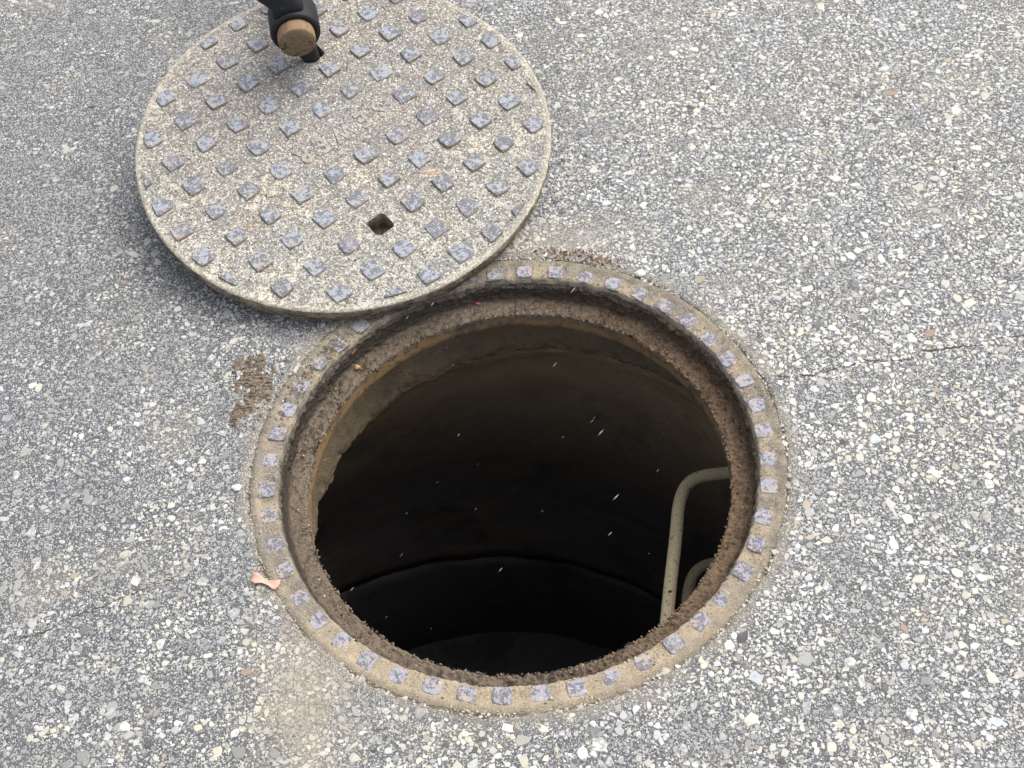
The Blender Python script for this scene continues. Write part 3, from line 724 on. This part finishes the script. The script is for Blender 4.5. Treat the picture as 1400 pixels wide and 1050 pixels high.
# ------------------------------------------------------------------ small things
def clod(cx, cy, w, l, seed):
    nx, ny = 110, 150; V = []; F = []; idx = {}
    for i in range(nx):
        for j in range(ny):
            u = i/(nx-1)*2-1; v = j/(ny-1)*2-1; x = u*w; y = v*l
            e = .78-math.hypot(u, v)*.9+.85*fn(u, v, seed, 2.2, 1)+.55*fn(u, v, seed, 5, 3)
            rg = fn(x*60, y*190, seed, 1.5, 2); cr = abs(fn(x*70+.6*rg, y*200, seed, 1.3, 4))
            z = max(0, min(e*3.2, 1))*(.0032+.0035*rg+.0016*fn(x, y, 0, 420, 3))-(.0045 if cr < .055 else 0)-.0006
            V.append((cx+x+y*.10, cy+y, z if e > 0 else -.002)); idx[i, j] = i*ny+j
    for i in range(nx-1):
        for j in range(ny-1):
            q = (idx[i, j], idx[i+1, j], idx[i+1, j+1], idx[i, j+1])
            if max(V[k][2] for k in q) > -.0019: F.append(q)
    return pydata('mud_clod', V, F)
o = link('mud_clod', clod(-.99*S, .49*S, .035, .062, 3.3), M['clod']); tag(o, 'flattened brown lump of cracked dried mud on the asphalt left of the hole', 'mud')
n = 130; x = rng.normal(-.995*S, .026, n); y = rng.normal(.47*S, .045, n)
o = grains('mud_crumbs', np.c_[x, y, np.full(n, .0008)], rng.uniform(.0015, .006, n), sand_cols(n, [(.17, .12, .085), (.10, .07, .05)], [3, 2]), M['grit']); tag(o, 'scattered brown crumbs round the cracked mud lump', 'mud crumbs', kind='stuff')
n = 170; t = rng.uniform(48, 80, n); t = np.where(rng.random(n) < .55, rng.normal(73, 4, n), rng.normal(64, 3, n)); r = rng.normal(1.03, .018, n)*S; t = np.radians(t)
o = grains('rusty_crumbs', np.c_[r*np.cos(t), r*np.sin(t), np.full(n, .0012)], rng.uniform(.002, .0062, n), sand_cols(n, [(.17, .115, .075), (.26, .18, .12), (.10, .07, .05)], [3, 3, 2]), M['grit']); tag(o, 'reddish brown dirt crumbs along the far edge of the frame', 'dirt crumbs', kind='stuff')

# pink torn scrap on the near left rim
sp = [(-.984, -.356, .006), (-.962, -.370, .007), (-.940, -.382, .0035), (-.920, -.392, .0035), (-.902, -.403, .0055), (-.890, -.405, .0065), (-.881, -.401, .004)]
V = []; F = []
for i, (x, y, hw) in enumerate(sp):
    for k in range(5):
        t = (k/4-.5)*2; V.append((x*S+t*hw*.35, y*S+t*hw, .0035+.0022*abs(t)+.0016*math.sin(i*1.4+t)))
for i in range(len(sp)-1):
    for k in range(4): F.append((i*5+k, (i+1)*5+k, (i+1)*5+k+1, i*5+k+1))
me = pydata('torn_petal', V, F, True); o = link('torn_petal', me, M['pink']); md = o.modifiers.new('thick', 'SOLIDIFY'); md.thickness = .0006
tag(o, 'small curled pink scrap lying across the near left edge of the rim', 'scrap')
def blob(name, loc, d, mat, label, cat, seed=1, flat=.6, rot=0):
    bm = bmesh.new(); bmesh.ops.create_icosphere(bm, subdivisions=2, radius=.5)
    for v in bm.verts:
        v.co *= 1+.35*noise.noise(v.co*2.2+Vector((seed, 0, 0))); v.co.x *= d[0]; v.co.y *= d[1]; v.co.z *= d[2]
    me = bpy.data.meshes.new(name); bm.to_mesh(me); bm.free()
    o = link(name, me, mat, None, Matrix.Translation(loc) @ Matrix.Rotation(rot, 4, 'Z')); return tag(o, label, cat)
blob('red_scrap', Vector((-.074, .872, -.106))*S, (.008, .006, .004), M['red'], 'small bright red scrap on the far muddy seat below the cover', 'scrap', 3)
blob('red_scrap', Vector((-.590, .668, -.055))*S, (.0035, .020, .003), M['red'], 'thin dark red sliver on the left wall of the seat', 'scrap', 5, rot=-.5)
blob('pebble', Vector((.601, .819, .012))*S, (.015, .012, .009), M['pebble'], 'white angular pebble on the far right outer edge of the frame', 'pebble', 8)
blob('pebble', Vector((-.592, .619, -.108))*S, (.010, .008, .006), M['amber'], 'amber pebble stuck in the mud of the left seat', 'pebble', 9)
blob('pebble', Vector((-1.045, .028, .012))*S, (.014, .010, .007), M['pebble'], 'larger pale pebble beside the left edge of the frame', 'pebble', 12)

def crack(pts, w, label):
    P = []
    for (a, b) in zip(pts, pts[1:]):
        for k in range(9):
            t = k/9; x = a[0]+(b[0]-a[0])*t; y = a[1]+(b[1]-a[1])*t
            P.append((x*S+fn(x, y, 0, 60, 2)*.0022, y*S+fn(x, y, 3, 60, 7)*.0045+fn(x, y, 3, 200, 1)*.0018))
    V = []; F = []
    for i, (x, y) in enumerate(P):
        q = max(.00025, w*(.55+1.3*fn(x, y, 9, 70, 3)))
        V += [(x, y-q, .0005), (x, y-q*.3, .0011), (x, y+q, .0005)]
    for i in range(len(P)-1):
        for k in range(2): F.append((i*3+k, (i+1)*3+k, (i+1)*3+k+1, i*3+k+1))
    o = link('road_crack', pydata('road_crack', V, F), M['crack']); tag(o, label, kind='structure')
crack([(1.035, .222), (1.10, .205), (1.164, .210), (1.245, .222), (1.323, .227), (1.371, .247), (1.437, .229), (1.546, .2185), (1.604, .252), (1.711, .249), (1.85, .244), (1.90, .268), (2.05, .262), (2.3, .28)], .0016, 'thin crack running right from the frame')
crack([(-1.80, -.48), (-1.718, -.467), (-1.594, -.414), (-1.517, -.396), (-1.415, -.358), (-1.35, -.341), (-1.234, -.305)], .0011, 'faint hairline crack left of the frame')

# falling sleet over the road and into the hole
n = 75; px = rng.uniform(-.8, .8, n)*S; py = rng.uniform(-.7, .9, n)*S; pz = rng.uniform(-1.0, 1.2, n)*S
keep = (pz > .06) | (np.hypot(px, py) < .72*S); px, py, pz = px[keep], py[keep], pz[keep]; n = len(px)
V = []; T = []; fall = Vector((-.78, -.15, -1)).normalized(); u1 = fall.cross(Vector((0, 1, 0))).normalized(); u2 = fall.cross(u1)
for k in range(n):
    c = Vector((px[k], py[k], pz[k])); L = random.choice((.0022, .003, .004, .006))*random.uniform(.7, 1.2); rr = L*random.uniform(.09, .16); b = len(V)
    V += [c+fall*L, c-fall*L]+[c+(u1*math.cos(t)+u2*math.sin(t))*rr for t in (0, 1.26, 2.51, 3.77, 5.03)]
    for j in range(5): T += [(b, b+2+j, b+2+(j+1) % 5), (b+1, b+2+(j+1) % 5, b+2+j)]
me = pydata('falling_sleet', V, T); o = link('falling_sleet', me, M['ice']); tag(o, 'fine pale grains of sleet falling through the air into the dark hole', 'sleet', kind='stuff')
